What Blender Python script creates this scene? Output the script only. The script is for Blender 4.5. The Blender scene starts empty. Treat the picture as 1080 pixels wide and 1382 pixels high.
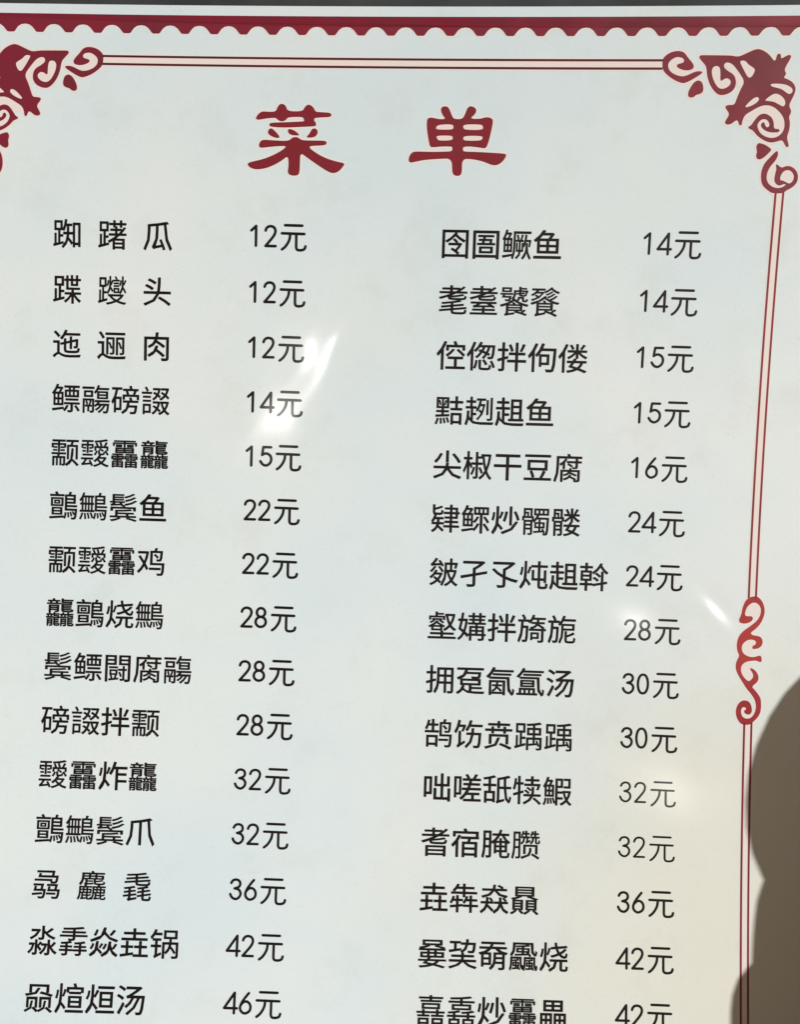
import bpy, bmesh, math, random
from mathutils import Vector, Matrix
from mathutils.geometry import delaunay_2d_cdt, tessellate_polygon

random.seed(4)
sc = bpy.context.scene
COL = sc.collection
BASE = 1.40          # height of the board's origin above the ground (m)


def W(x, y, z):
    """board coordinates (x right, y up, z out of the wall) -> world"""
    return Vector((x, -z, y + BASE))


# ------------------------------------------------------------------ camera
CAM = [0.054958, 0.232275, 0.961926]
ROT = [[0.9994822, -0.0321153, 0.002006], [0.0321773, 0.9978789, -0.056589], [-0.0001844, 0.0566242, 0.9983955]]
cd = bpy.data.cameras.new('camera')
cd.sensor_fit = 'VERTICAL'
cd.sensor_height = 24.0
cd.lens = 24.0 * 1300.0 / 1382.0
cd.clip_start = 0.02
cd.clip_end = 200.0
cam = bpy.data.objects.new('camera', cd)
COL.objects.link(cam)
B2W = Matrix(((1, 0, 0), (0, 0, -1), (0, 1, 0)))
m4 = (B2W @ Matrix(ROT)).to_4x4()
m4.translation = W(*CAM)
cam.matrix_world = m4
sc.camera = cam

# ------------------------------------------------------------------ light
SUN_AZ, SUN_EL = math.radians(37), math.radians(14)
L = Vector((math.sin(SUN_AZ) * math.cos(SUN_EL), math.sin(SUN_EL), math.cos(SUN_AZ) * math.cos(SUN_EL)))  # board coords
Lw = Vector((L.x, -L.z, L.y))
sd = bpy.data.lights.new('sun', 'SUN')
sd.energy = 5.0
sd.angle = math.radians(0.5)
sd.color = (1.0, 0.985, 0.955)
sun = bpy.data.objects.new('sun', sd)
COL.objects.link(sun)
sun.rotation_euler = Lw.to_track_quat('Z', 'Y').to_euler()
sun.location = (3, -3, 5)

world = bpy.data.worlds.new('World')
sc.world = world
world.use_nodes = True
wn = world.node_tree
sky = wn.nodes.new('ShaderNodeTexSky')
sky.sky_type = 'NISHITA'
sky.sun_disc = False
sky.sun_elevation = SUN_EL
sky.sun_rotation = math.atan2(Lw.x, Lw.y)
bg = wn.nodes['Background']
wn.links.new(sky.outputs[0], bg.inputs['Color'])
bg.inputs['Strength'].default_value = 0.05

sc.view_settings.view_transform = 'Standard'
sc.view_settings.look = 'None'
sc.view_settings.exposure = -0.55
sc.view_settings.gamma = 1.0

# ------------------------------------------------------------------ surface of the bowed board
SF = [0.01464, 0.033478, 0.144237, -0.000505, 0.019643, 0.038892, 0.011239]


def surf(x, y):
    a, b, c, d, e, g, h = SF
    return a*x*x + b*x*y + c*y*y + d*x**3 + e*x*x*y + g*x*y*y + h*y**3


def grad(x, y):
    e = 1e-4
    return ((surf(x+e, y)-surf(x-e, y))/(2*e), (surf(x, y+e)-surf(x, y-e))/(2*e))


# ------------------------------------------------------------------ materials
# dents in the clear laminate that catch the sun: (x, y, half length, half width, angle, strength)
DENTS = [
    (-0.066, 0.392, 0.125, 0.042, 52, 0.92),
    (-0.026, 0.444, 0.042, 0.018, 52, 0.82),
    (0.288, 0.187, 0.040, 0.024, 25, 0.62),
    (0.366, 0.200, 0.022, 0.010, -52, 0.9),
    (0.325, 0.020, 0.060, 0.045, 30, 0.55),
]


def laminate(m, height_extra=None):
    """coat normal with the dents of the laminate, from world position"""
    nt = m.node_tree
    N, K = nt.nodes, nt.links
    geo = N.new('ShaderNodeNewGeometry')
    sep = N.new('ShaderNodeSeparateXYZ')
    K.new(geo.outputs['Position'], sep.inputs[0])

    def M(op, a, b=None, c=None):
        n = N.new('ShaderNodeMath')
        n.operation = op
        for i, v in enumerate((a, b, c)):
            if v is None:
                continue
            if isinstance(v, (int, float)):
                n.inputs[i].default_value = v
            else:
                K.new(v, n.inputs[i])
        return n.outputs[0]
    X = sep.outputs['X']
    Y = M('SUBTRACT', sep.outputs['Z'], BASE)
    total = None
    for (cx, cy, la, lb, ang, st) in DENTS:
        P = Vector((cx, cy, surf(cx, cy)))
        V = (Vector(CAM) - P).normalized()
        H = (V + L).normalized()
        gx, gy = grad(cx, cy)
        sx, sy = (-H.x/H.z - gx), (-H.y/H.z - gy)       # slope wanted, less the board's own
        dx = M('SUBTRACT', X, cx)
        dy = M('SUBTRACT', Y, cy)
        ca, sa = math.cos(math.radians(ang)), math.sin(math.radians(ang))
        u = M('ADD', M('MULTIPLY', dx, ca/la), M('MULTIPLY', dy, sa/la))
        v = M('ADD', M('MULTIPLY', dx, -sa/lb), M('MULTIPLY', dy, ca/lb))
        r2 = M('ADD', M('MULTIPLY', u, u), M('MULTIPLY', v, v))
        g = M('EXPONENT', M('MULTIPLY', r2, -1.0))
        lin = M('ADD', M('MULTIPLY', dx, sx*st), M('MULTIPLY', dy, sy*st))
        t = M('MULTIPLY', lin, g)
        total = t if total is None else M('ADD', total, t)
    nz = N.new('ShaderNodeTexNoise')
    nz.inputs['Scale'].default_value = 9.0
    nz.inputs['Detail'].default_value = 2.0
    K.new(geo.outputs['Position'], nz.inputs['Vector'])
    total = M('ADD', total, M('MULTIPLY', nz.outputs['Fac'], 0.0022))
    bp = N.new('ShaderNodeBump')
    bp.inputs['Strength'].default_value = 1.0
    bp.inputs['Distance'].default_value = 1.0
    K.new(total, bp.inputs['Height'])
    bs = N['Principled BSDF']
    K.new(bp.outputs['Normal'], bs.inputs['Coat Normal'])
    sm = N.new('ShaderNodeTexNoise')
    sm.inputs['Scale'].default_value = 28.0
    sm.inputs['Detail'].default_value = 5.0
    K.new(geo.outputs['Position'], sm.inputs['Vector'])
    K.new(M('MULTIPLY_ADD', sm.outputs['Fac'], 0.16, 0.265), bs.inputs['Coat Roughness'])
    return geo, nz


def mat(name, col, rough=0.5, coat=0.0, coat_rough=0.3, vary=0.0, vscale=6.0, col2=None, spec=0.5, dents=False):
    m = bpy.data.materials.new(name)
    m.use_nodes = True
    nt = m.node_tree
    b = nt.nodes['Principled BSDF']
    b.inputs['Base Color'].default_value = (*col, 1)
    b.inputs['Roughness'].default_value = rough
    b.inputs['Coat Weight'].default_value = coat
    b.inputs['Coat Roughness'].default_value = coat_rough
    b.inputs['Specular IOR Level'].default_value = spec
    if vary or col2:
        geo = nt.nodes.new('ShaderNodeNewGeometry')
        n1 = nt.nodes.new('ShaderNodeTexNoise')
        n1.inputs['Scale'].default_value = vscale
        n1.inputs['Detail'].default_value = 6
        n1.inputs['Roughness'].default_value = 0.6
        nt.links.new(geo.outputs['Position'], n1.inputs['Vector'])
        r = nt.nodes.new('ShaderNodeValToRGB')
        c2 = col2 or tuple(c * (1 - vary) for c in col)
        r.color_ramp.elements[0].position = 0.35
        r.color_ramp.elements[1].position = 0.65
        r.color_ramp.elements[0].color = (*c2, 1)
        r.color_ramp.elements[1].color = (*col, 1)
        nt.links.new(n1.outputs['Fac'], r.inputs[0])
        nt.links.new(r.outputs[0], b.inputs['Base Color'])
    if dents:
        laminate(m)
    return m


M_PANEL = mat('laminated_white_print', (0.725, 0.815, 0.81), 0.55, 1.0, 0.345, spec=0.0, dents=True)
M_BLACK = mat('black_ink', (0.005, 0.0035, 0.0038), 0.5, 0.8, 0.345, col2=(0.010, 0.007, 0.007), vscale=60, spec=0.0, dents=True)
M_RED = mat('maroon_ink', (0.235, 0.016, 0.038), 0.5, 1.0, 0.345, col2=(0.165, 0.020, 0.036), vscale=16, spec=0.0, dents=True)
M_SCROLL = mat('bright_red_ink', (0.40, 0.036, 0.034), 0.5, 1.0, 0.345, col2=(0.31, 0.026, 0.034), vscale=14, spec=0.0, dents=True)
M_RULE = mat('red_rule_ink', (0.27, 0.018, 0.022), 0.5, 1.0, 0.345, col2=(0.16, 0.012, 0.016), vscale=9, spec=0.0, dents=True)
M_TITLE = mat('dark_red_ink', (0.235, 0.014, 0.030), 0.5, 1.0, 0.345, col2=(0.19, 0.018, 0.026), vscale=22, spec=0.0, dents=True)
M_LINE = mat('dark_maroon_ink', (0.10, 0.009, 0.016), 0.5, 1.0, 0.345, col2=(0.07, 0.010, 0.014), vscale=12, spec=0.0, dents=True)
M_PINK = mat('pale_pink_ink', (0.82, 0.735, 0.72), 0.5, 1.0, 0.345, col2=(0.80, 0.745, 0.73), vscale=20, spec=0.0, dents=True)
M_HALO = mat('faint_pink_ink', (0.80, 0.775, 0.765), 0.5, 1.0, 0.345, col2=(0.77, 0.785, 0.775), vscale=30, spec=0.0, dents=True)


def weather_and_bounce_panel(m):
    """cloudy unevenness of the print, warm bounced light painted low on the right, faint dust"""
    nt = m.node_tree
    N, K = nt.nodes, nt.links
    b = N['Principled BSDF']
    geo = N.new('ShaderNodeNewGeometry')

    def noise(scale, detail, rough=0.5):
        n = N.new('ShaderNodeTexNoise')
        n.inputs['Scale'].default_value = scale
        n.inputs['Detail'].default_value = detail
        n.inputs['Roughness'].default_value = rough
        K.new(geo.outputs['Position'], n.inputs['Vector'])
        return n

    def ramp(src, p0, p1, c0, c1):
        r = N.new('ShaderNodeValToRGB')
        r.color_ramp.elements[0].position, r.color_ramp.elements[1].position = p0, p1
        r.color_ramp.elements[0].color, r.color_ramp.elements[1].color = c0, c1
        K.new(src, r.inputs[0])
        return r.outputs[0]

    def mix(fac, a, c, mode='MIX'):
        x = N.new('ShaderNodeMix')
        x.data_type = 'RGBA'
        x.blend_type = mode
        if isinstance(fac, float):
            x.inputs[0].default_value = fac
        else:
            K.new(fac, x.inputs[0])
        for i, v in ((6, a), (7, c)):
            if isinstance(v, tuple):
                x.inputs[i].default_value = v
            else:
                K.new(v, x.inputs[i])
        return x.outputs[2]
    cloud = ramp(noise(3.2, 3).outputs['Fac'], 0.38, 0.62, (0.665, 0.790, 0.850, 1), (0.745, 0.825, 0.845, 1))
    # warm bounced light painted into the colour: distance from a point, broken up by noise
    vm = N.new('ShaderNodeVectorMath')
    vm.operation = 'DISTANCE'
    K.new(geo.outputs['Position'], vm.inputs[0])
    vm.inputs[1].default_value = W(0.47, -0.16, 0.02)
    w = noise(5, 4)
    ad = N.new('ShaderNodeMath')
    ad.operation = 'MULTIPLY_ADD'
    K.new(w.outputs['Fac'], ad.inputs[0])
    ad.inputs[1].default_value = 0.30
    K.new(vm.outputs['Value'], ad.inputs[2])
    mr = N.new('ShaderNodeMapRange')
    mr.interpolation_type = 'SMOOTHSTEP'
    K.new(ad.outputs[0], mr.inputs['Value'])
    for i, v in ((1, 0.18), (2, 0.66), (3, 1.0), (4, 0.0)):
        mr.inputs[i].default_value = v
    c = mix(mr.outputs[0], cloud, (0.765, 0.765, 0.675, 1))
    dust = ramp(noise(420, 3, 0.7).outputs['Fac'], 0.30, 0.42, (0.93, 0.925, 0.91, 1), (1, 1, 1, 1))
    c = mix(1.0, c, dust, 'MULTIPLY')
    blot = ramp(noise(14, 6, 0.7).outputs['Fac'], 0.30, 0.48, (0.955, 0.95, 0.93, 1), (1, 1, 1, 1))
    c = mix(1.0, c, blot, 'MULTIPLY')
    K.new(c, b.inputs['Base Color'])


weather_and_bounce_panel(M_PANEL)
M_METAL = mat('screw_steel', (0.45, 0.45, 0.44), 0.35)
M_METAL.node_tree.nodes['Principled BSDF'].inputs['Metallic'].default_value = 1.0
M_WALL = mat('dark_painted_wall', (0.034, 0.040, 0.040), 0.8, col2=(0.018, 0.020, 0.024), vscale=14)
M_GROUND = mat('warm_paving', (0.62, 0.30, 0.09), 0.85, col2=(0.54, 0.25, 0.07), vscale=3)


# ------------------------------------------------------------------ helpers
def link(name, mesh, parent=None, material=None):
    o = bpy.data.objects.new(name, mesh)
    COL.objects.link(o)
    if parent:
        o.parent = parent
    if material:
        mesh.materials.append(material)
    return o


def empty(name, loc=(0, 0, 0), parent=None):
    o = bpy.data.objects.new(name, None)
    o.empty_display_size = 0.05
    COL.objects.link(o)
    o.location = loc
    if parent:
        o.parent = parent
    return o


def tris_of(loops):
    """outer loop + holes -> triangles (lists of 2D points)"""
    pts = [Vector((p[0], p[1], 0)) for lp in loops for p in lp]
    t = tessellate_polygon([[Vector((p[0], p[1], 0)) for p in lp] for lp in loops])
    return [[(pts[i].x, pts[i].y) for i in tri] for tri in t]


def area2(p):
    return sum(p[i-1][0]*p[i][1] - p[i][0]*p[i-1][1] for i in range(len(p)))


def union(polys, grid=0.012):
    """2D union of many polygons, triangulated, with a grid of inner points so it can follow the bow"""
    vs, fs = [], []
    for p in polys:
        a = area2(p)
        if abs(a) < 1e-11:
            continue
        if a < 0:
            p = p[::-1]
        fs.append(list(range(len(vs), len(vs)+len(p))))
        vs += [Vector((q[0], q[1])) for q in p]
    x0, x1 = min(v.x for v in vs), max(v.x for v in vs)
    y0, y1 = min(v.y for v in vs), max(v.y for v in vs)
    i = math.ceil(x0/grid)
    while i*grid < x1:
        j = math.ceil(y0/grid)
        while j*grid < y1:
            vs.append(Vector((i*grid + 1.7e-5, j*grid + 2.3e-5)))
            j += 1
        i += 1
    r = delaunay_2d_cdt(vs, [], fs, 1, 1e-6)
    v2 = r[0]
    f2 = [f for f, o in zip(r[2], r[5]) if o]
    used = sorted({i for f in f2 for i in f})
    mp = {k: n for n, k in enumerate(used)}
    return [(v2[k].x, v2[k].y) for k in used], [tuple(mp[i] for i in f) for f in f2]


def bowed_normals(me):
    """normals of the bowed surface itself, so thin triangles do not show in the sheen"""
    ns = []
    for v in me.vertices:
        gx, gy = grad(v.co.x, v.co.z - BASE)
        ns.append(Vector((-gx, -1.0, -gy)).normalized())
    me.normals_split_custom_set_from_vertices(ns)


def sheet(name, vf, lift, material, parent):
    """printed sheet: 2D mesh laid on the bowed board at a height of lift"""
    vs, fs = vf
    me = bpy.data.meshes.new(name)
    me.from_pydata([tuple(W(x, y, surf(x, y) + lift)) for x, y in vs], [], [f for f in fs])
    me.update()
    # make every normal face the viewer
    bm = bmesh.new()
    bm.from_mesh(me)
    for f in bm.faces:
        if f.normal.y > 0:
            f.normal_flip()
        f.smooth = True
    bm.to_mesh(me)
    bm.free()
    bowed_normals(me)
    return link(name, me, parent, material)


def smooth(loop, n=2):
    for _ in range(n):
        out = []
        for i in range(len(loop)):
            a, b = loop[i], loop[(i+1) % len(loop)]
            out.append((a[0]*.75+b[0]*.25, a[1]*.75+b[1]*.25))
            out.append((a[0]*.25+b[0]*.75, a[1]*.25+b[1]*.75))
        loop = out
    return loop


def disc(c, r, n=8):
    return [(c[0]+r*math.cos(2*math.pi*k/n+.2), c[1]+r*math.sin(2*math.pi*k/n+.2)) for k in range(n)]


def ribbon(a, b, r):
    dx, dy = b[0]-a[0], b[1]-a[1]
    l = math.hypot(dx, dy)
    if l < 1e-7:
        return None
    nx, ny = -dy/l*r, dx/l*r
    return [(a[0]-nx, a[1]-ny), (b[0]-nx, b[1]-ny), (b[0]+nx, b[1]+ny), (a[0]+nx, a[1]+ny)]


def stroke(pts, r, closed=False, n=10):
    out = []
    k = len(pts)
    for i in range(k if closed else k-1):
        q = ribbon(pts[i], pts[(i+1) % k], r)
        if q:
            out.append(q)
    for p in pts:
        out.append(disc(p, r, n))
    return out


def spline(pts, n=5):
    """open Catmull-Rom"""
    if len(pts) < 3:
        return pts
    P = [pts[0]] + list(pts) + [pts[-1]]
    out = []
    for i in range(1, len(P)-2):
        for k in range(n):
            t = k/n
            a, b, c, d = P[i-1], P[i], P[i+1], P[i+2]
            out.append(tuple(.5*((2*b[j]) + (-a[j]+c[j])*t + (2*a[j]-5*b[j]+4*c[j]-d[j])*t*t + (-a[j]+3*b[j]-3*c[j]+d[j])*t**3) for j in (0, 1)))
    out.append(pts[-1])
    return out


def mesh_obj(name, bm, material, parent=None, sm=True):
    me = bpy.data.meshes.new(name)
    if sm:
        for f in bm.faces:
            f.smooth = True
    bm.to_mesh(me)
    bm.free()
    return link(name, me, parent, material)


# ------------------------------------------------------------------ setting: wall and ground
bm = bmesh.new()
bmesh.ops.create_cube(bm, size=1.0, matrix=Matrix.Translation((0, 0.016 + 0.12, 1.6)) @ Matrix.Diagonal((9, 0.24, 3.2, 1)))
wall = mesh_obj('wall', bm, M_WALL, sm=False)
wall['label'] = 'dark grey painted wall showing as a strip above the menu board'
wall['category'] = 'wall'

bm = bmesh.new()
bmesh.ops.create_grid(bm, x_segments=2, y_segments=2, size=30)
ground = mesh_obj('ground', bm, M_GROUND, sm=False)
ground['kind'] = 'structure'

# ------------------------------------------------------------------ the board
XM = 0.0198          # mirror axis of the print
YM = 0.156
XR, XL = 0.470, 2*XM-0.470
YT, YB = 0.7552, 2*YM-0.7552
board = empty('menu_board', W(0, YB, 0))
board['label'] = 'white menu board with maroon scroll border and two columns of dishes and prices'
board['category'] = 'menu board'


bpy.context.view_layer.update()
OFF = board.location.copy()


def put(o):
    """shift a top part's mesh so that it hangs under the board's empty"""
    o.location = -OFF
    return o


# panel: bowed slab 4 mm thick
NX, NY = 45, 60
vs, fs = [], []
TH = 0.004
for s in (0, 1):
    for j in range(NY+1):
        for i in range(NX+1):
            x = XL + (XR-XL)*i/NX
            y = YB + (YT-YB)*j/NY
            vs.append(tuple(W(x, y, surf(x, y) - s*TH)))
n1 = (NX+1)*(NY+1)
for j in range(NY):
    for i in range(NX):
        a = j*(NX+1)+i
        fs.append((a, a+1, a+NX+2, a+NX+1))
        fs.append((n1+a, n1+a+NX+1, n1+a+NX+2, n1+a+1))


def rim(q):
    k = len(vs)
    vs.extend([vs[i] for i in q])
    fs.append((k, k+1, k+2, k+3))


for i in range(NX):
    rim((i, n1+i, n1+i+1, i+1))
    a = NY*(NX+1)+i
    rim((a, a+1, n1+a+1, n1+a))
for j in range(NY):
    a = j*(NX+1)
    rim((a, a+NX+1, n1+a+NX+1, n1+a))
    a += NX
    rim((a, n1+a, n1+a+NX+1, a+NX+1))
me = bpy.data.meshes.new('panel')
me.from_pydata(vs, [], fs)
me.update()
for p in me.polygons[:]:
    p.use_smooth = abs(p.normal.y) > 0.5
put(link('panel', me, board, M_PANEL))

LIFT_HALO, LIFT_PINK, LIFT_INK = 0.00006, 0.00011, 0.00017


def strip(x0, x1, y0, y1):
    """rectangle cut into short pieces"""
    return [[(x0, y0), (x1, y0), (x1, y1), (x0, y1)]]


# scalloped band along the top and, mirrored, along the bottom of the board
def band(sign):
    per, f0 = 0.02797, -0.3334
    top, flat, bump = 0.7465, 0.7303, 0.7372
    k0 = math.floor((XL - f0)/per) - 1
    pts = []
    k = k0
    while True:
        c = f0 + k*per
        if c > XR + per:
            break
        prof = [(-0.0033, flat), (0.0033, flat), (0.0070, flat+0.0047), (0.0100, flat+0.0066), (0.0140, bump+.0003),
                (per-0.0102, flat+0.0066), (per-0.0072, flat+0.0046)]
        pts += [(c+a, y) for a, y in prof]
        k += 1
    low = []
    for i in range(len(pts)-1):          # round the bumps a little
        a, b = pts[i], pts[i+1]
        low.append((a[0]*.88+b[0]*.12, a[1]*.88+b[1]*.12))
        low.append((a[0]*.12+b[0]*.88, a[1]*.12+b[1]*.88))
    low = [p for p in low if XL + 0.0005 < p[0] < XR - 0.0005]
    loop = [(XL+.0005, low[0][1])] + low + [(XR-.0005, low[-1][1])] + [(XR-.0005+(XL-XR+.001)*k/80, top) for k in range(81)]
    rim = []
    for i in range(len(low)-1):
        q = ribbon(low[i], low[i+1], 0.0013)
        if q:
            rim.append(q)
    if sign < 0:
        loop = [(x, 2*YM-y) for x, y in loop]
        rim = [[(x, 2*YM-y) for x, y in q] for q in rim]
    o = put(sheet('scalloped_band', union(tris_of([loop]), 0.006), LIFT_INK, M_RED, board))
    h = sheet('pink_edge', union(rim, 5), LIFT_HALO, M_HALO, o)
    return o


band(1)
band(-1)


def border_run(horizontal, c, a0, a1, half, w, name='border_rule'):
    """pair of thin rules with a pale pink fill between them; c = centre, a0..a1 = extent"""
    def rect(u0, u1, v0, v1):
        return [(u0, v0), (u1, v0), (u1, v1), (u0, v1)] if horizontal else [(v0, u0), (v1, u0), (v1, u1), (v0, u1)]

    def pieces(v0, v1):
        n = max(1, int((a1-a0)/0.02))
        vs, fs = [], []
        for i in range(n+1):
            u = a0+(a1-a0)*i/n
            vs += [(u, v0), (u, v1)] if horizontal else [(v0, u), (v1, u)]
            if i < n:
                fs.append((2*i, 2*i+2, 2*i+3, 2*i+1))
        return vs, fs
    g = put(sheet('border_stripe', pieces(c-half, c+half), LIFT_PINK, M_PINK, board))
    sheet('pink_edge', pieces(c-half-w/2-.0012, c+half+w/2+.0012), LIFT_HALO, M_HALO, g)
    for s in (-1, 1):
        sheet('thin_rule', pieces(c+s*half-w/2, c+s*half+w/2), LIFT_INK, M_LINE if horizontal else M_RULE, g)
    return g


HC, HH = 0.7064, 0.0035
VC, VH = 0.4018, 0.0035
WL = 0.0020
xc0, xc1 = -0.2455, 0.2845
for yc in (HC, 2*YM-HC):
    border_run(True, yc, xc0, xc1, HH, WL)
for xc in (VC, 2*XM-VC):
    border_run(False, xc, 0.2125, 0.5965, VH, WL)
    border_run(False, xc, 2*YM-0.5965, 0.0905, VH, WL)

CORNER = [
    [[(283.9,711.1),(287.4,714.8),(292.2,717.2),(298.4,718),(303.5,716.6),(307,712.2),(311.8,707.6),(313.3,704.7),(312.3,702.4),(308,701.2),(302.9,701.8),(298.4,703.6),(297,705.5),(298.7,707),(302.4,707.6),(303.9,709),(303.4,711.1),(300.7,712.5),(296.3,712.8),(292.1,710.5),(289.5,707.6),(289.5,704.1),(291.7,700.6),(296.4,697.7),(302.8,696.2),(307.1,696.9),(314.9,700.7),(320.6,700.7),(321.5,699.7),(319.6,697.8),(311.8,693.1),(305.8,690.4),(301.3,691.1),(294.1,694.2),(287.5,698.9),(284.7,702.4),(284.1,706.5)]],
    [[(318.4,693.1),(321.8,691.6),(323.4,687.3),(323.5,683.2),(321,681.4),(317.3,680.6),(315,678.5),(311.9,678.2),(309.9,679.6),(309.9,683.2),(311.4,686.7),(313.9,690.8),(316.3,692.5)]],
    [[(317,712.2),(318.1,714.3),(323.7,714.2),(336.2,714.1),(346.1,713.9),(351.2,713),(354.8,713.5),(360.8,716.2),(366.7,718.8),(370.9,719.4),(376.7,717.2),(381.4,713.8),(385,709.6),(386.8,709.6),(387.5,714.4),(389.2,715.7),(391.2,714.3),(391.3,711.1),(393.9,712.3),(398,714.5),(400.5,713.7),(399.9,710.9),(397.1,705.8),(395.5,701.7),(397.9,698.3),(395.2,695.2),(400.3,693.7),(404.9,690.8),(407.5,686.7),(407.1,682.1),(404.7,676.3),(402.7,671.6),(406,666.4),(403.7,662.2),(405.4,657.5),(405.5,650.5),(403.6,644.5),(406.2,638),(406.1,636),(403.8,636),(401.6,639.8),(399.5,642.1),(395.8,640.9),(389.7,639.5),(383.2,641.5),(376.5,645.6),(372.3,650.3),(368.4,651.7),(367.4,653.3),(370,654.5),(372.2,658),(376,663.3),(380.3,665),(384.7,664),(388.8,661),(390.9,656.3),(391,651.8),(395.4,651.6),(396.9,650.4),(396,648.7),(390.1,648.4),(385,649.2),(380.3,652.1),(378.7,655.1),(380.4,657.5),(382.3,656.9),(382.9,654.5),(384.6,652.8),(386.8,653.7),(386.8,656.3),(384.6,659.3),(381.4,660.2),(378.3,659.2),(375.8,655.7),(376.1,652.7),(378.8,648),(384.1,644.7),(390.5,643.5),(396,645.1),(400,649.3),(400.9,655.2),(399.4,661.1),(395.1,666.3),(389.1,670.7),(382.7,672.2),(376.5,671),(368.2,666.3),(363.5,663.3),(361.7,658.6),(361.6,654.8),(359.3,654.4),(358.5,656.8),(357,659.2),(354.6,658),(351.7,655.6),(347.9,655),(345.6,656.7),(346.9,659.7),(349.6,664.4),(345.4,669.1),(345,671.1),(347.6,672.1),(353.3,672.1),(354.7,677.4),(357.6,685.6),(360.7,692),(355,699.5),(349.4,705.8),(345.5,707.9),(342.3,708.2),(340.3,706.4),(340.9,703.5),(344.9,700.7),(349.5,698.3),(352.1,694.9),(353,689.6),(351.4,685),(346.8,681.5),(340,680.1),(335.4,682),(329.9,687.9),(326,696),(324.6,704.7),(320.5,708.8)],
     [(329.8,702.4),(331.4,704.7),(334.5,705.3),(336.9,703.9),(337.9,699.5),(338.3,691.6),(341.8,694.3),(344.9,694.9),(347.9,692.8),(347.9,689.6),(344.4,686.5),(339.5,685.5),(335.5,687.9),(331.8,693.7),(329.9,698.9)],
     [(354.8,708.1),(355.2,709.6),(359.6,709.6),(362.4,706.4),(368.3,703.2),(369.1,701.2),(367.1,696.6),(364.8,695.1),(362.8,696),(358.4,702.4)],
     [(384,689.1),(385.8,690.2),(393.2,690.2),(399.6,689.1),(404.6,686.2),(405.1,683.3),(402.9,681.3),(400.3,681.9),(394.9,685.8),(386.1,687.6)],
     [(380.4,676),(385.6,680.4),(389.7,682.1),(394.3,680.6),(398.6,676.9),(399.7,672.8),(397.8,670.6),(394.5,672.2),(388.6,675.1),(382.3,675.6)],
     [(362.8,670.4),(366.2,674.5),(371.4,678.8),(374.5,678.8),(375.4,676.3),(372,673),(365.4,670.1)]],
    [[(377.8,639.1),(379.6,639.4),(384.8,637.9),(390.4,634.4),(390.6,632.8),(385.8,627.7),(382.2,625.3),(379.7,624.9),(377.7,626.2),(377.1,628.9),(377.9,631.3),(376.4,636.1)]],
    [[(394.8,632),(396.6,632.6),(397.5,629),(395.6,624.2),(390.5,618.2),(388.5,612.1),(388.8,606.7),(392,602.4),(397.9,599.8),(403.6,600.4),(407.7,603.4),(404.5,603.5),(401.5,601.9),(398.2,603.1),(395.8,606.1),(396.1,612.2),(397.2,617),(395.9,620.6),(397.5,620.9),(401.3,617.6),(406.1,619.7),(411.2,618.9),(415.7,615.3),(417.7,610.5),(417.2,605.1),(413.6,600.8),(407.6,597.7),(405.3,595.3),(395.2,595.2),(391.1,597.6),(385.7,601.8),(383.5,607.2),(383.2,614.5),(385.1,621.1),(389.7,626.6)],
     [(402.9,614),(406.5,616.1),(410.7,615.3),(413.9,611.1),(413.3,606.3),(410.2,603.8),(406.9,605.2),(404.2,606.6),(401.4,606.8),(401.1,609.8)]]]
TITLE_CAI = [
    [[(-97.3,656.8),(-95.3,660.1),(-91.4,662.9),(-86,662.5),(-78,662.6),(-76.6,666.8),(-74.2,669.6),(-71.2,669.9),(-68.2,667.8),(-66.7,663.2),(-52.3,663.3),(-50.4,667.1),(-48,669.3),(-45.1,669.3),(-41.6,666.8),(-40,663),(-33.6,662.8),(-25.7,662.4),(-24.2,660.6),(-25.6,658.5),(-32.5,658.2),(-40.9,657.6),(-41.1,655),(-39.3,653.5),(-39,650.7),(-40.7,650),(-52.1,649.4),(-69.9,648.4),(-83.3,649),(-84.3,651),(-83.4,652.7),(-72,653.2),(-52.2,654.2),(-50.4,654.7),(-51.2,657),(-52.8,658.4),(-66.1,657.9),(-67.5,655.9),(-70,654.2),(-74,654.1),(-77,656.2),(-78.5,657.3),(-86.9,656.5),(-94.8,655),(-96.8,655.7)]],
    [[(-85.2,645.9),(-83.3,647.8),(-80.8,647.3),(-77.3,644.1),(-74,640.5),(-74.7,638.8),(-78.2,639.2),(-82.7,640.8),(-85.5,643.1)]],
    [[(-66.4,647.1),(-63,647.3),(-58.5,645.3),(-54.9,642.2),(-55.9,641.5),(-62.9,641.8),(-65.9,643.8)]],
    [[(-43.2,647.6),(-40.2,648.4),(-37.7,647),(-37.3,643.8),(-39.1,641),(-43,639.8),(-47.5,639.8),(-48,640.7),(-45.1,643.7)]],
    [[(-94,632.7),(-92.6,636),(-89.6,637.4),(-79.7,636.8),(-65.3,636.4),(-61.8,639.7),(-58.9,640.2),(-55.9,639.8),(-52.9,637.3),(-42,637.2),(-30.1,637.4),(-28.3,635.6),(-29.5,633.2),(-36.9,632.7),(-46.8,632),(-39.8,626.6),(-29.7,621.6),(-18.8,618.5),(-10.3,617.2),(-12.7,613.4),(-16.6,609.2),(-21.5,607.7),(-26.5,609),(-36.6,614.9),(-46.6,621.3),(-53.7,626.1),(-54,617.4),(-54.1,608),(-55.8,605.4),(-60.2,604.8),(-64.7,606),(-65.8,608.8),(-64.9,613.5),(-65.5,623.3),(-71.4,618.6),(-78.3,614.7),(-86.2,611.4),(-95.2,609.9),(-101.2,611),(-104.7,613.7),(-104.3,616.1),(-98.3,617.6),(-89.4,619.7),(-79.5,623.6),(-71.6,627.9),(-66.7,632),(-75.6,631.6),(-84.5,630.7),(-92,629.7),(-93.7,630.8)]]]
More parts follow.
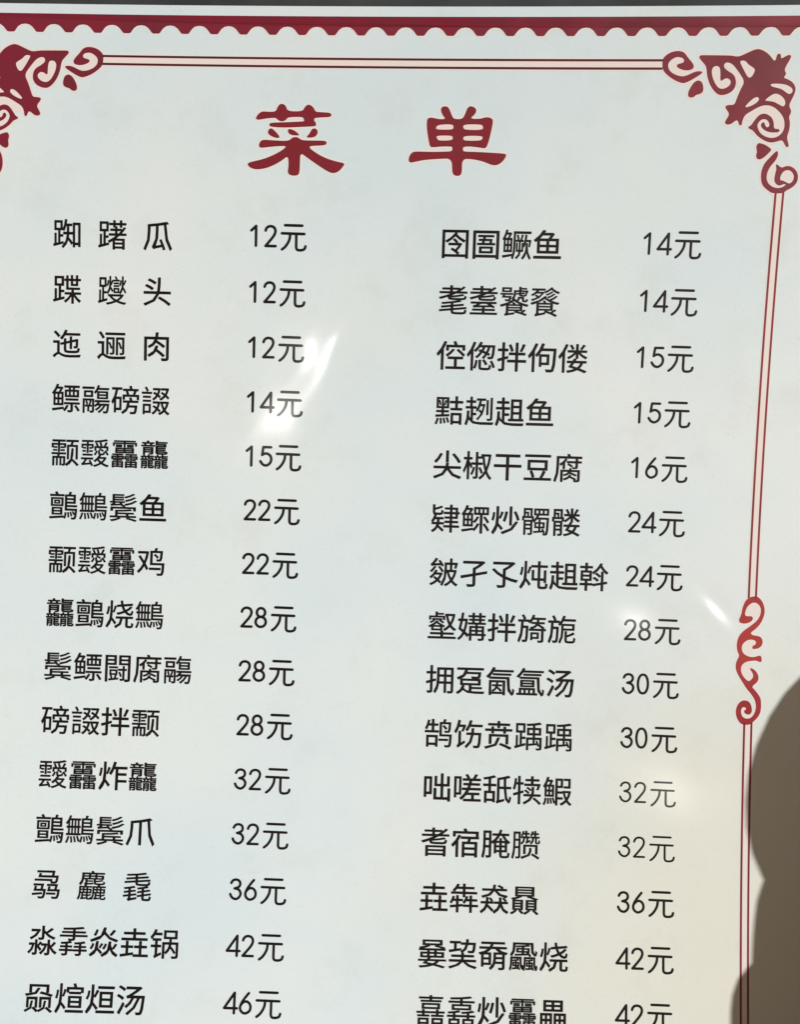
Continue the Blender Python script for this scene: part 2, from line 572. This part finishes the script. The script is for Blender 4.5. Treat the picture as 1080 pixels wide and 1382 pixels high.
TITLE_DAN = [
    [[(79.5,666.3),(80.4,668.6),(83.3,669.5),(86.7,668.7),(88.9,664.6),(90.5,661),(92.5,658.1),(100.3,658.2),(102.6,662),(104.3,667),(106.2,669.5),(109.1,669.6),(112.6,668),(113.6,665.3),(111.8,662.1),(107.6,658.6),(116.9,658.5),(121.7,659.9),(125.5,660.1),(129,658.6),(129.6,655.9),(128.1,646.8),(126.1,637.6),(123.9,632.2),(119,632.9),(109.2,634),(102.3,633.6),(102,630.9),(103,629.2),(114.3,629.2),(129,628.6),(142.2,628),(143.9,626.6),(141.5,622.1),(138.2,618.9),(134.4,617.3),(129.5,617.6),(122.5,620.5),(112.6,622.5),(101.6,622.9),(102.1,610.5),(100.5,607.7),(97.3,607.1),(94.1,608.1),(92.7,610.8),(91.8,622.9),(80.2,622.5),(65.5,621.3),(57.7,619.6),(52.3,618.4),(50.3,620.5),(51.1,624.7),(53.5,627.9),(56.9,628.9),(70.2,628.6),(84.9,629),(91.7,629.4),(92.1,632.6),(91.1,633.7),(81.8,633.6),(74.9,632.8),(70.8,632.8),(69.3,637.8),(67,648.8),(66.7,656.2),(67.6,658.7),(71,659.4),(77.9,657.9),(84.9,658),(81.2,661.8)],
     [(75.7,651.2),(79.1,653.1),(92.1,653.6),(92.3,649.6),(90,648.7),(75.8,648.6)],
     [(101.5,653.5),(118.1,653.7),(120.3,652.2),(120.4,648.7),(103.7,648.7),(101.6,650.1)],
     [(76,643.2),(89.7,643.5),(92.2,642.3),(91.7,639.2),(78.6,638.7),(77.1,640.7)],
     [(102.9,643.4),(120.3,643.5),(120.3,641.2),(118.7,639.2),(103.1,639),(101.7,640.8)]]]
SCROLL = [(397.2,212),(400.9,214),(406,214.6),(410.1,211.8),(413.2,206.7),(414.6,200.4),(413.7,194.6),(411.1,188.1),(406.7,182.7),(402.8,179.7),(401.5,178.1),(403.5,176.2),(408.2,175.8),(411.6,174.8),(413.7,171.4),(413.3,166.7),(410.3,163.7),(406.3,162.7),(403.8,162.6),(403.7,165.8),(406.8,167.1),(407.2,169.4),(406,171.3),(401.4,172.1),(396.9,170.2),(393.8,166.6),(393.3,162),(395,158),(399.7,155.2),(405.5,154.6),(410,156.4),(412.9,156.3),(413.6,150.2),(410.8,150.1),(408.5,151.5),(403.3,151),(398.2,150),(394.2,146.9),(393,142.3),(394.6,137.1),(398.2,132.8),(401.5,130.6),(404.5,133.4),(405.8,135.8),(404.9,139.2),(401.6,143.4),(403.6,144),(407.1,142.2),(410.1,138.2),(411.1,134.2),(409.8,130.1),(404.2,125.8),(407.7,122.5),(411.9,117.4),(414,113.5),(414.3,102.5),(412,96.6),(407.5,91.8),(404.1,88.2),(395.5,87.9),(390.7,94.1),(389.4,101),(390.9,107.4),(394.8,111.6),(398.8,112.3),(402.9,110.7),(405,106.2),(405.5,101.6),(404.1,98.6),(401,98),(398.1,99.6),(397.4,101.9),(399.7,103.1),(399.3,104.8),(397.3,105.6),(395,104.1),(394.6,100),(396.4,95.5),(400.5,93.9),(405.1,95.2),(408.4,100.5),(409.4,106.9),(408,112.7),(404.4,118.3),(399.6,123.4),(395.4,129.6),(389.9,138.1),(387.8,144.4),(388.9,150.8),(391.6,155.6),(388.9,160.7),(388.3,168.2),(390.3,175.2),(394.2,180),(399.8,184.2),(406.5,189.7),(409.7,194.4),(411,199.7),(409.9,204.8),(406.3,208),(402.3,208.3),(397.8,205),(395.5,199.7),(395.2,195.1),(398.8,194.6),(402.2,195),(403.5,192.5),(401.9,189.7),(397.9,187.6),(393.9,187.2),(390.4,188.2),(389.5,190.8),(391.8,196.1),(392.7,203.1),(394.8,209)]
CORNER_PINK = [[(296.3,712.8),(303.4,711.1),(303.9,709),(298.7,707),(303,701.2),(312.3,702.4),(318.1,700.4),(307.1,696.6),(296.4,697.7),(289.7,701.8),(289.2,707.6)],
    [(378.3,659.2),(386.8,656.3),(392.8,652.2),(396.2,649.3),(390.5,643.5),(380.2,646.8),(376.1,652.7)],
    [(382.7,672.2),(395.1,666.3),(400.9,655.2),(400.4,648.1),(396,645.1),(390.9,652.8),(388.8,661),(380.3,665),(372.2,658),(362,659.2),(368.2,666.3)],
    [(340.3,706.4),(345.5,707.9),(355,699.5),(361.7,692.5),(358.3,685),(353,689.6),(349.5,698.3)],
    [(395.6,624.2),(390.5,618.2),(388.8,606.7),(393.3,601.9),(403.6,600.4),(396.8,604.9),(395.9,620.6)]]
SIDE_PINK = [[(397.8,205),(402.3,208.3),(409.9,204.8),(411,199.7),(406.5,189.7),(402.6,194.8),(395.2,195.1)],
    [(396.9,170.2),(406,171.3),(407.2,169.4),(406.8,167.1),(403.8,164.1),(404.2,158.3),(399.7,155.2),(395,158),(393.3,162)],
    [(398.2,150),(403.3,151),(403.5,144.4),(405.8,135.8),(401.5,130.6),(394.6,137.1),(393,142.3)],
    [(395,104.1),(399.3,104.8),(399.7,102.5),(401,98),(409.4,106.9),(408.4,100.5),(405.1,95.2),(400.5,93.9),(396.4,95.5),(394.6,100)]]


def mmloops(loops, fx=False, fy=False):
    out = []
    for lp in loops:
        q = [(x/1000, y/1000) for x, y in lp]
        if fx:
            q = [(2*XM-x, y) for x, y in q]
        if fy:
            q = [(x, 2*YM-y) for x, y in q]
        out.append(smooth(q))
    return out


def fills(parent, loops):
    """each opening that reads pink in the print, one sheet apiece"""
    for lp in loops:
        sheet('pink_fill', union(tris_of([lp]), 0.01), LIFT_PINK, M_PINK, parent)


def ornament(parent, loops, name, ink, halo_r=0.0016, top=False, fill=()):
    polys = tris_of(loops)
    o = sheet(name, union(polys, 0.01), LIFT_INK, ink, parent)
    if top:
        put(o)
    # pink behind: the openings filled, and a thin blush round the outline
    if fill:
        fills(o, fill)
    rb = []
    lp = loops[0]
    for i in range(len(lp)):
        q = ribbon(lp[i], lp[(i+1) % len(lp)], halo_r)
        if q:
            rb.append(q)
        if i % 2 == 0:
            rb.append(disc(lp[i], halo_r, 6))
    sheet('pink_edge', union(rb, 5), LIFT_HALO, M_HALO, o)
    return o


# inner pink of the scrolls (open counters that read pink in the print)
for fy in (False, True):
    for fx in (True, False):
        grp = empty('corner_ornament', (0, 0, 0), board)
        put(grp)
        for k, piece in enumerate(CORNER):
            nm = ('scroll', 'leaf_drop', 'leaf_scroll', 'leaf_drop', 'scroll')[k]
            loops = mmloops(piece, fx, fy)
            if len(piece[0]) > 60:
                loops = [lp for lp in loops]
            polys = tris_of(loops)
            o = sheet(nm, union(polys, 0.01), LIFT_INK, M_RED, grp)
        # one blush and one pink fill for the whole ornament
        rb = []
        for piece in CORNER:
            loops = mmloops(piece, fx, fy)
            lp = loops[0]
            for i in range(0, len(lp), 2):
                q = ribbon(lp[i], lp[(i+2) % len(lp)], 0.0018)
                if q:
                    rb.append(q)
                rb.append(disc(lp[i], 0.0018, 6))
        # wedges inside the scrolls
        fills(grp, [lp for piece in CORNER for lp in mmloops(piece, fx, fy)[1:]] + mmloops(CORNER_PINK, fx, fy))
        sheet('pink_edge', union(rb, 5), LIFT_HALO, M_PINK, grp)

for fx in (False, True):
    loops = mmloops([SCROLL], fx)
    ornament(board, loops, 'side_scroll', M_SCROLL, top=True, fill=mmloops(SIDE_PINK, fx))

for loopset, ch in ((TITLE_CAI, '菜'), (TITLE_DAN, '单')):
    g = put(empty('title_character', (0, 0, 0), board))
    g['label'] = 'dark red title character ' + ch
    allp, rb, holes = [], [], []
    for piece in loopset:
        loops = mmloops(piece)
        allp += tris_of(loops)
        holes += loops[1:]
        lp = loops[0]
        for i in range(0, len(lp), 2):
            q = ribbon(lp[i], lp[(i+2) % len(lp)], 0.0016)
            if q:
                rb.append(q)
            rb.append(disc(lp[i], 0.0016, 6))
    sheet('character', union(allp, 0.01), LIFT_INK, M_TITLE, g)
    fills(g, holes)
    sheet('pink_edge', union(rb, 5), LIFT_HALO, M_HALO, g)

# ------------------------------------------------------------------ lettering
EM = 0.0296
ROWS_L = [('踟 躇 瓜', '12'), ('蹀 躞 头', '12'), ('迤 逦 肉', '12'), ('鳔鬺磅諁', '14'), ('颥靉靐龘', '15'),
          ('鸇鷡鬓鱼', '22'), ('颥靉靐鸡', '22'), ('龘鸇烧鷡', '28'), ('鬓鳔闘腐鬺', '28'), ('磅諁拌颥', '28'),
          ('靉靐炸龘', '32'), ('鸇鷡鬓爪', '32'), ('骉 麤 毳', '36'), ('淼掱焱垚锅', '42'), ('赑煊烜汤', '46')]
ROWS_R = [('囹圄鳜鱼', '14'), ('耄耋饕餮', '14'), ('倥偬拌佝偻', '15'), ('黠趔趄鱼', '15'), ('尖椒干豆腐', '16'),
          ('肄鳏炒髑髅', '24'), ('皴孑孓炖趄斡', '24'), ('壑媾拌旖旎', '28'), ('拥趸氤氲汤', '30'), ('鹄饬贲踽踽', '30'),
          ('咄嗟舐犊鰕', '32'), ('耆宿腌臜', '32'), ('垚犇猋贔', '36'), ('嘦巭奣飍烧', '42'), ('嚞舙炒靐畾', '42')]

GLYPH = {}


def glyph(ch):
    """outline of one character in em units, fattened with round strokes"""
    if ch in GLYPH:
        return GLYPH[ch]
    cu = bpy.data.curves.new('tmp', 'FONT')
    cu.body = ch
    cu.size = 1.0
    cu.resolution_u = 2
    ob = bpy.data.objects.new('tmp', cu)
    COL.objects.link(ob)
    dg = bpy.context.evaluated_depsgraph_get()
    me = ob.evaluated_get(dg).to_mesh()
    V = [(v.co.x, v.co.y) for v in me.vertices]
    F = [tuple(p.vertices) for p in me.polygons]
    ob.evaluated_get(dg).to_mesh_clear()
    bpy.data.objects.remove(ob)
    bpy.data.curves.remove(cu)
    cnt = {}
    for f in F:
        for i in range(len(f)):
            e = tuple(sorted((f[i], f[(i+1) % len(f)])))
            cnt[e] = cnt.get(e, 0)+1
    edges = [e for e, c in cnt.items() if c == 1]
    n = len(edges)
    r = 0.010 if ch in '靐龘贔飍' else (0.0115 if n < 70 else (0.0095 if n < 120 else 0.0075))
    base = sum(abs(area2([V[i] for i in f])) for f in F)/2
    per = sum(math.dist(V[a], V[b]) for a, b in edges)
    for tries in range(6):
        g = fatten(V, F, edges, r)
        ar = sum(abs(area2([g[0][i] for i in f])) for f in g[1])/2
        if base*0.98 < ar < base + per*r*1.12 + 0.002:
            break
        r = r*0.93 + 0.0001
    GLYPH[ch] = g
    return g


def fatten(V, F, edges, r):
    polys = [[V[i] for i in f] for f in F]
    if r > 0:
        vs = set()
        for a, b in edges:
            q = ribbon(V[a], V[b], r)
            if q:
                polys.append(q)
            vs.add(a)
            vs.add(b)
        for i in vs:
            polys.append(disc(V[i], r, 7))
    return union(polys, 5)


DIG = {
    '1': [[(1.2, 6.2), (7.6, 0.4), (7.6, 26)]],
    '2': [spline([(0.8, 6), (1.8, 3.2), (4.4, 0.9), (8, 0.3), (11.8, 1.6), (13.9, 5), (13.6, 9), (11.5, 13.2), (6.5, 19.5), (0.9, 26)], 4) + [(14.6, 26)]],
    '3': [spline([(1, 5), (3.2, 1.6), (7.3, 0.3), (11.6, 1.8), (13.2, 6), (11.2, 10), (5.8, 12)], 4),
          spline([(5.8, 12), (11.2, 13.4), (14, 17.6), (13, 22.4), (9, 25.7), (5, 25.3), (1.8, 22.8), (0.2, 19.5)], 4)],
    '4': [[(16.3, 20.0), (-0.8, 20.0), (12.6, 0.3), (12.6, 26.3)]],
    '5': [[(14.6, 0.5), (4.0, 0.5), (2.6, 11.3)] + spline([(2.6, 11.3), (6, 9.4), (9.6, 9.3), (13.7, 12), (15.2, 17), (13.4, 22.2), (8.6, 25.4), (3.6, 24), (0.3, 19.8)], 4)],
    '6': [spline([(11.8, 0.2), (7.2, 6), (3.2, 12), (0.9, 18), (1.8, 22.6), (5.6, 25.8), (9.5, 25.7), (13.6, 22.8), (14.8, 18.2), (13.4, 13.8), (9.6, 11), (5, 12), (1.6, 15.8)], 4)],
    '8': [[(7.4+5.7*math.sin(t*math.pi/9), 6.2-6.0*math.cos(t*math.pi/9)) for t in range(19)],
          [(7.4+7.0*math.sin(t*math.pi/9), 19.1-6.9*math.cos(t*math.pi/9)) for t in range(19)]],
    '0': [[(7.4+6.8*math.copysign(abs(math.sin(t*math.pi/12))**.85, math.sin(t*math.pi/12)), 13-12.8*math.cos(t*math.pi/12)) for t in range(25)]],
    '元': [[(5, 0.2), (28.2, 0.4)], [(0.9, 10.7), (31.2, 11.1)],
          spline([(12.2, 11.5), (11.4, 18), (8.8, 23.8), (5.2, 28.6), (1.4, 31.6)], 4),
          [(20.4, 11.5), (20.5, 28)] + spline([(20.5, 28), (21.4, 31), (24, 32.2), (28.6, 32), (31.8, 30.4), (33.0, 27.0)], 4)],
}
PX = 0.000722        # metres per design unit of the price lettering


def price(parent, text, xr, yc, w, jig):
    """text right-aligned so the currency sign ends at xr"""
    g = put(empty('price', (0, 0, 0), parent))
    g['label'] = 'price ' + text + '元'
    x0 = xr - 34.8*PX
    ytop = yc + 16.2*PX
    for ch, off, dy in ((text[0], -41.6, 0), (text[1], -21.9, 0), ('元', 0, 0)):
        polys = []
        for st in DIG[ch]:
            pts = [(x0 + (off+a)*PX, ytop - (b+(1.6 if ch != '元' else 0))*PX) for a, b in st]
            polys += stroke(pts, w/2*PX, n=10)
        sheet('digit' if ch != '元' else 'currency_character', union(polys, 5), LIFT_INK, M_BLACK, g)


def dish(parent, text, xl, yc):
    g = put(empty('dish_name', (0, 0, 0), parent))
    g['label'] = 'black dish name ' + text.replace(' ', '')
    x = xl - 0.045*EM
    for ch in text:
        if ch == ' ':
            x += EM*0.50
            continue
        vs, fs = glyph(ch)
        vv = [(x + a*EM, yc + (b-0.375)*EM) for a, b in vs]
        sheet('character', (vv, fs), LIFT_INK, M_BLACK, g)
        x += EM


PITCH = 0.05285
for i in range(15):
    dish(board, ROWS_L[i][0], -0.2940, 0.5460 - PITCH*i)
    dish(board, ROWS_R[i][0], 0.0848, 0.5452 - PITCH*i)
    price(board, ROWS_L[i][1], -0.0458, 0.5475 - 0.0530*i, 3.7 if i < 10 else 3.5, i)
    price(board, ROWS_R[i][1], 0.3335, 0.5475 - 0.0530*i, 3.4 if i not in (10, 11) else 2.8, i)

# ------------------------------------------------------------------ the person whose shadow falls on the board
M_SKIN = mat('skin', (0.52, 0.32, 0.22), 0.5, vary=0.1, vscale=30)
M_COAT = mat('brown_wool', (0.32, 0.19, 0.09), 0.9, vary=0.25, vscale=60)
M_TROUSER = mat('dark_cloth', (0.05, 0.045, 0.045), 0.9, vary=0.3, vscale=60)
M_SHOE = mat('black_leather', (0.02, 0.018, 0.017), 0.45)
M_HAIR = mat('black_hair', (0.012, 0.010, 0.009), 0.55, vary=0.4, vscale=120)
M_EYE = mat('eye_white', (0.7, 0.68, 0.65), 0.25)


def skin(name, chains, material, parent, levels=2):
    """chains of (x, y, z, r); equal points are welded"""
    idx, vs, rs, es = {}, [], [], []
    for ch in chains:
        prev = None
        for p in ch:
            k = tuple(round(c, 4) for c in p[:3])
            if k not in idx:
                idx[k] = len(vs)
                vs.append(p[:3])
                rs.append(p[3])
            if prev is not None and prev != idx[k]:
                es.append((prev, idx[k]))
            prev = idx[k]
    me = bpy.data.meshes.new(name)
    me.from_pydata(vs, es, [])
    ob = bpy.data.objects.new(name, me)
    COL.objects.link(ob)
    md = ob.modifiers.new('skin', 'SKIN')
    md.use_smooth_shade = True
    for i, sv in enumerate(me.skin_vertices[0].data):
        r = rs[i]
        sv.radius = (r, r) if not isinstance(r, tuple) else r
        sv.use_root = (i == 0)
    sb = ob.modifiers.new('sub', 'SUBSURF')
    sb.levels = levels
    dg = bpy.context.evaluated_depsgraph_get()
    m2 = bpy.data.meshes.new_from_object(ob.evaluated_get(dg))
    bpy.data.objects.remove(ob)
    m2.name = name
    m2.materials.clear()
    return link(name, m2, parent, material)


def ball(name, c, s, material, parent, cut=None, seg=24):
    b = bmesh.new()
    bmesh.ops.create_uvsphere(b, u_segments=seg, v_segments=seg//2, radius=1.0)
    for v in b.verts:
        v.co = Vector((c[0]+v.co.x*s[0], c[1]+v.co.y*s[1], c[2]+v.co.z*s[2]))
    if cut:
        cut(b)
    return mesh_obj(name, b, material, parent)


S0 = Vector((0.521, 0.024, 0.02))            # where the head's shadow is centred on the board
HEAD = W(*(S0 + 0.50*L))
HZ = 1.555                                   # head centre above the soles
person = empty('person', (HEAD.x, HEAD.y, HEAD.z - HZ))
person.rotation_euler = (0, 0, math.radians(28))
person['label'] = 'person in a brown coat standing beside the menu board, whose head and shoulder shade it'
person['category'] = 'person'

trunk = [(0, 0, .88, (.15, .11)), (0, 0, 1.0, (.125, .10)), (0, 0, 1.13, (.125, .095)), (0, 0, 1.225, (.09, .075)),
         (0, -.005, 1.335, .058), (0, 0, 1.43, .052), (0, .012, 1.492, .064), (0, .008, 1.555, .080), (0, -.004, 1.612, .066)]
body_ch = [trunk, [(0, .008, 1.555, .080), (0, .086, 1.552, .020), (0, .104, 1.538, .012)],
           [(0, .012, 1.492, .064), (0, .075, 1.480, .022)]]
for s in (-1, 1):
    body_ch.append([(0, .008, 1.555, .080), (s*.082, -.004, 1.55, .016)])
    body_ch.append([(0, 0, 1.225, (.09, .075)), (s*.12, 0, 1.185, .034), (s*.165, -.01, 1.10, .036), (s*.19, -.02, .98, .036),
                    (s*.19, .05, .80, .026), (s*.187, .065, .755, .024), (s*.185, .075, .715, .026)])
    body_ch.append([(0, 0, .88, (.15, .11)), (s*.085, 0, .80, .085), (s*.095, .01, .47, .052), (s*.10, -.015, .10, .036),
                    (s*.105, .06, .045, .034), (s*.115, .14, .03, .026)])
    for k, (dy, ln) in enumerate(((-.024, .060), (-.008, .074), (.008, .078), (.024, .070))):   # four fingers, unequal
        y0 = .078 + dy
        body_ch.append([(s*.185, .075, .715, .026), (s*.184, y0, .685, .0095), (s*.180, y0+.004, .685-ln*.5, .0085), (s*.168, y0+.010, .685-ln*.95, .0070)])
    body_ch.append([(s*.187, .065, .755, .024), (s*.170, .105, .725, .0105), (s*.160, .118, .695, .0085)])
skin('body', body_ch, M_SKIN, person)

coat = [[(0, 0, .79, (.165, .125)), (0, 0, .86, (.168, .13)), (0, 0, .93, (.160, .125)), (0, 0, 1.0, (.145, .115)), (0, 0, 1.14, (.155, .125)), (0, 0, 1.21, (.14, .115)), (0, 0, 1.26, (.145, .11)), (0, 0, 1.315, (.115, .095)), (0, -.004, 1.37, .085)]]
for s in (-1, 1):
    coat.append([(0, 0, 1.21, (.14, .115)), (s*.165, 0, 1.20, .070), (s*.20, -.01, 1.12, .062), (s*.195, -.02, .98, .050), (s*.193, .045, .82, .042)])
skin('coat', coat, M_COAT, person)
skin('long_hair', [[(0, -.035, 1.53, .070), (0, -.050, 1.46, .078), (0, -.055, 1.39, .080), (0, -.055, 1.32, .076), (0, -.06, 1.25, .05)]], M_HAIR, person)
skin('scarf', [[(0, 0, 1.31, .110), (0, 0, 1.36, .108), (0, 0, 1.43, .100)]], M_TROUSER, person)
trs = [[(0, 0, .96, (.12, .095)), (0, 0, .86, (.135, .105))]]
for s in (-1, 1):
    trs.append([(0, 0, .86, (.135, .105)), (s*.085, 0, .76, .090), (s*.096, .01, .47, .068), (s*.10, -.012, .10, .055)])
skin('trousers', trs, M_TROUSER, person)
for s in (-1, 1):
    skin('shoe', [[(s*.10, -.03, .05, .046), (s*.105, .06, .045, .045), (s*.115, .15, .035, .036)]], M_SHOE, person)


def haircut(b):
    dl = [v for v in b.verts if v.co.y > .045 and v.co.z < 1.60]
    bmesh.ops.delete(b, geom=dl, context='VERTS')


ball('hair', (0, -.008, 1.570), (.084, .097, .136), M_HAIR, person, haircut, 32)
for s in (-1, 1):
    e = ball('eye', (s*.031, .079, 1.562), (.012, .008, .008), M_EYE, person, seg=12)
    ball('pupil', (s*.031, .086, 1.562), (.005, .003, .005), M_HAIR, e, seg=10)
skin('mouth', [[(-.022, .083, 1.507, .004), (0, .092, 1.507, .006), (.022, .083, 1.507, .004)]], mat('lips', (.42, .16, .14), .5), person, 1)
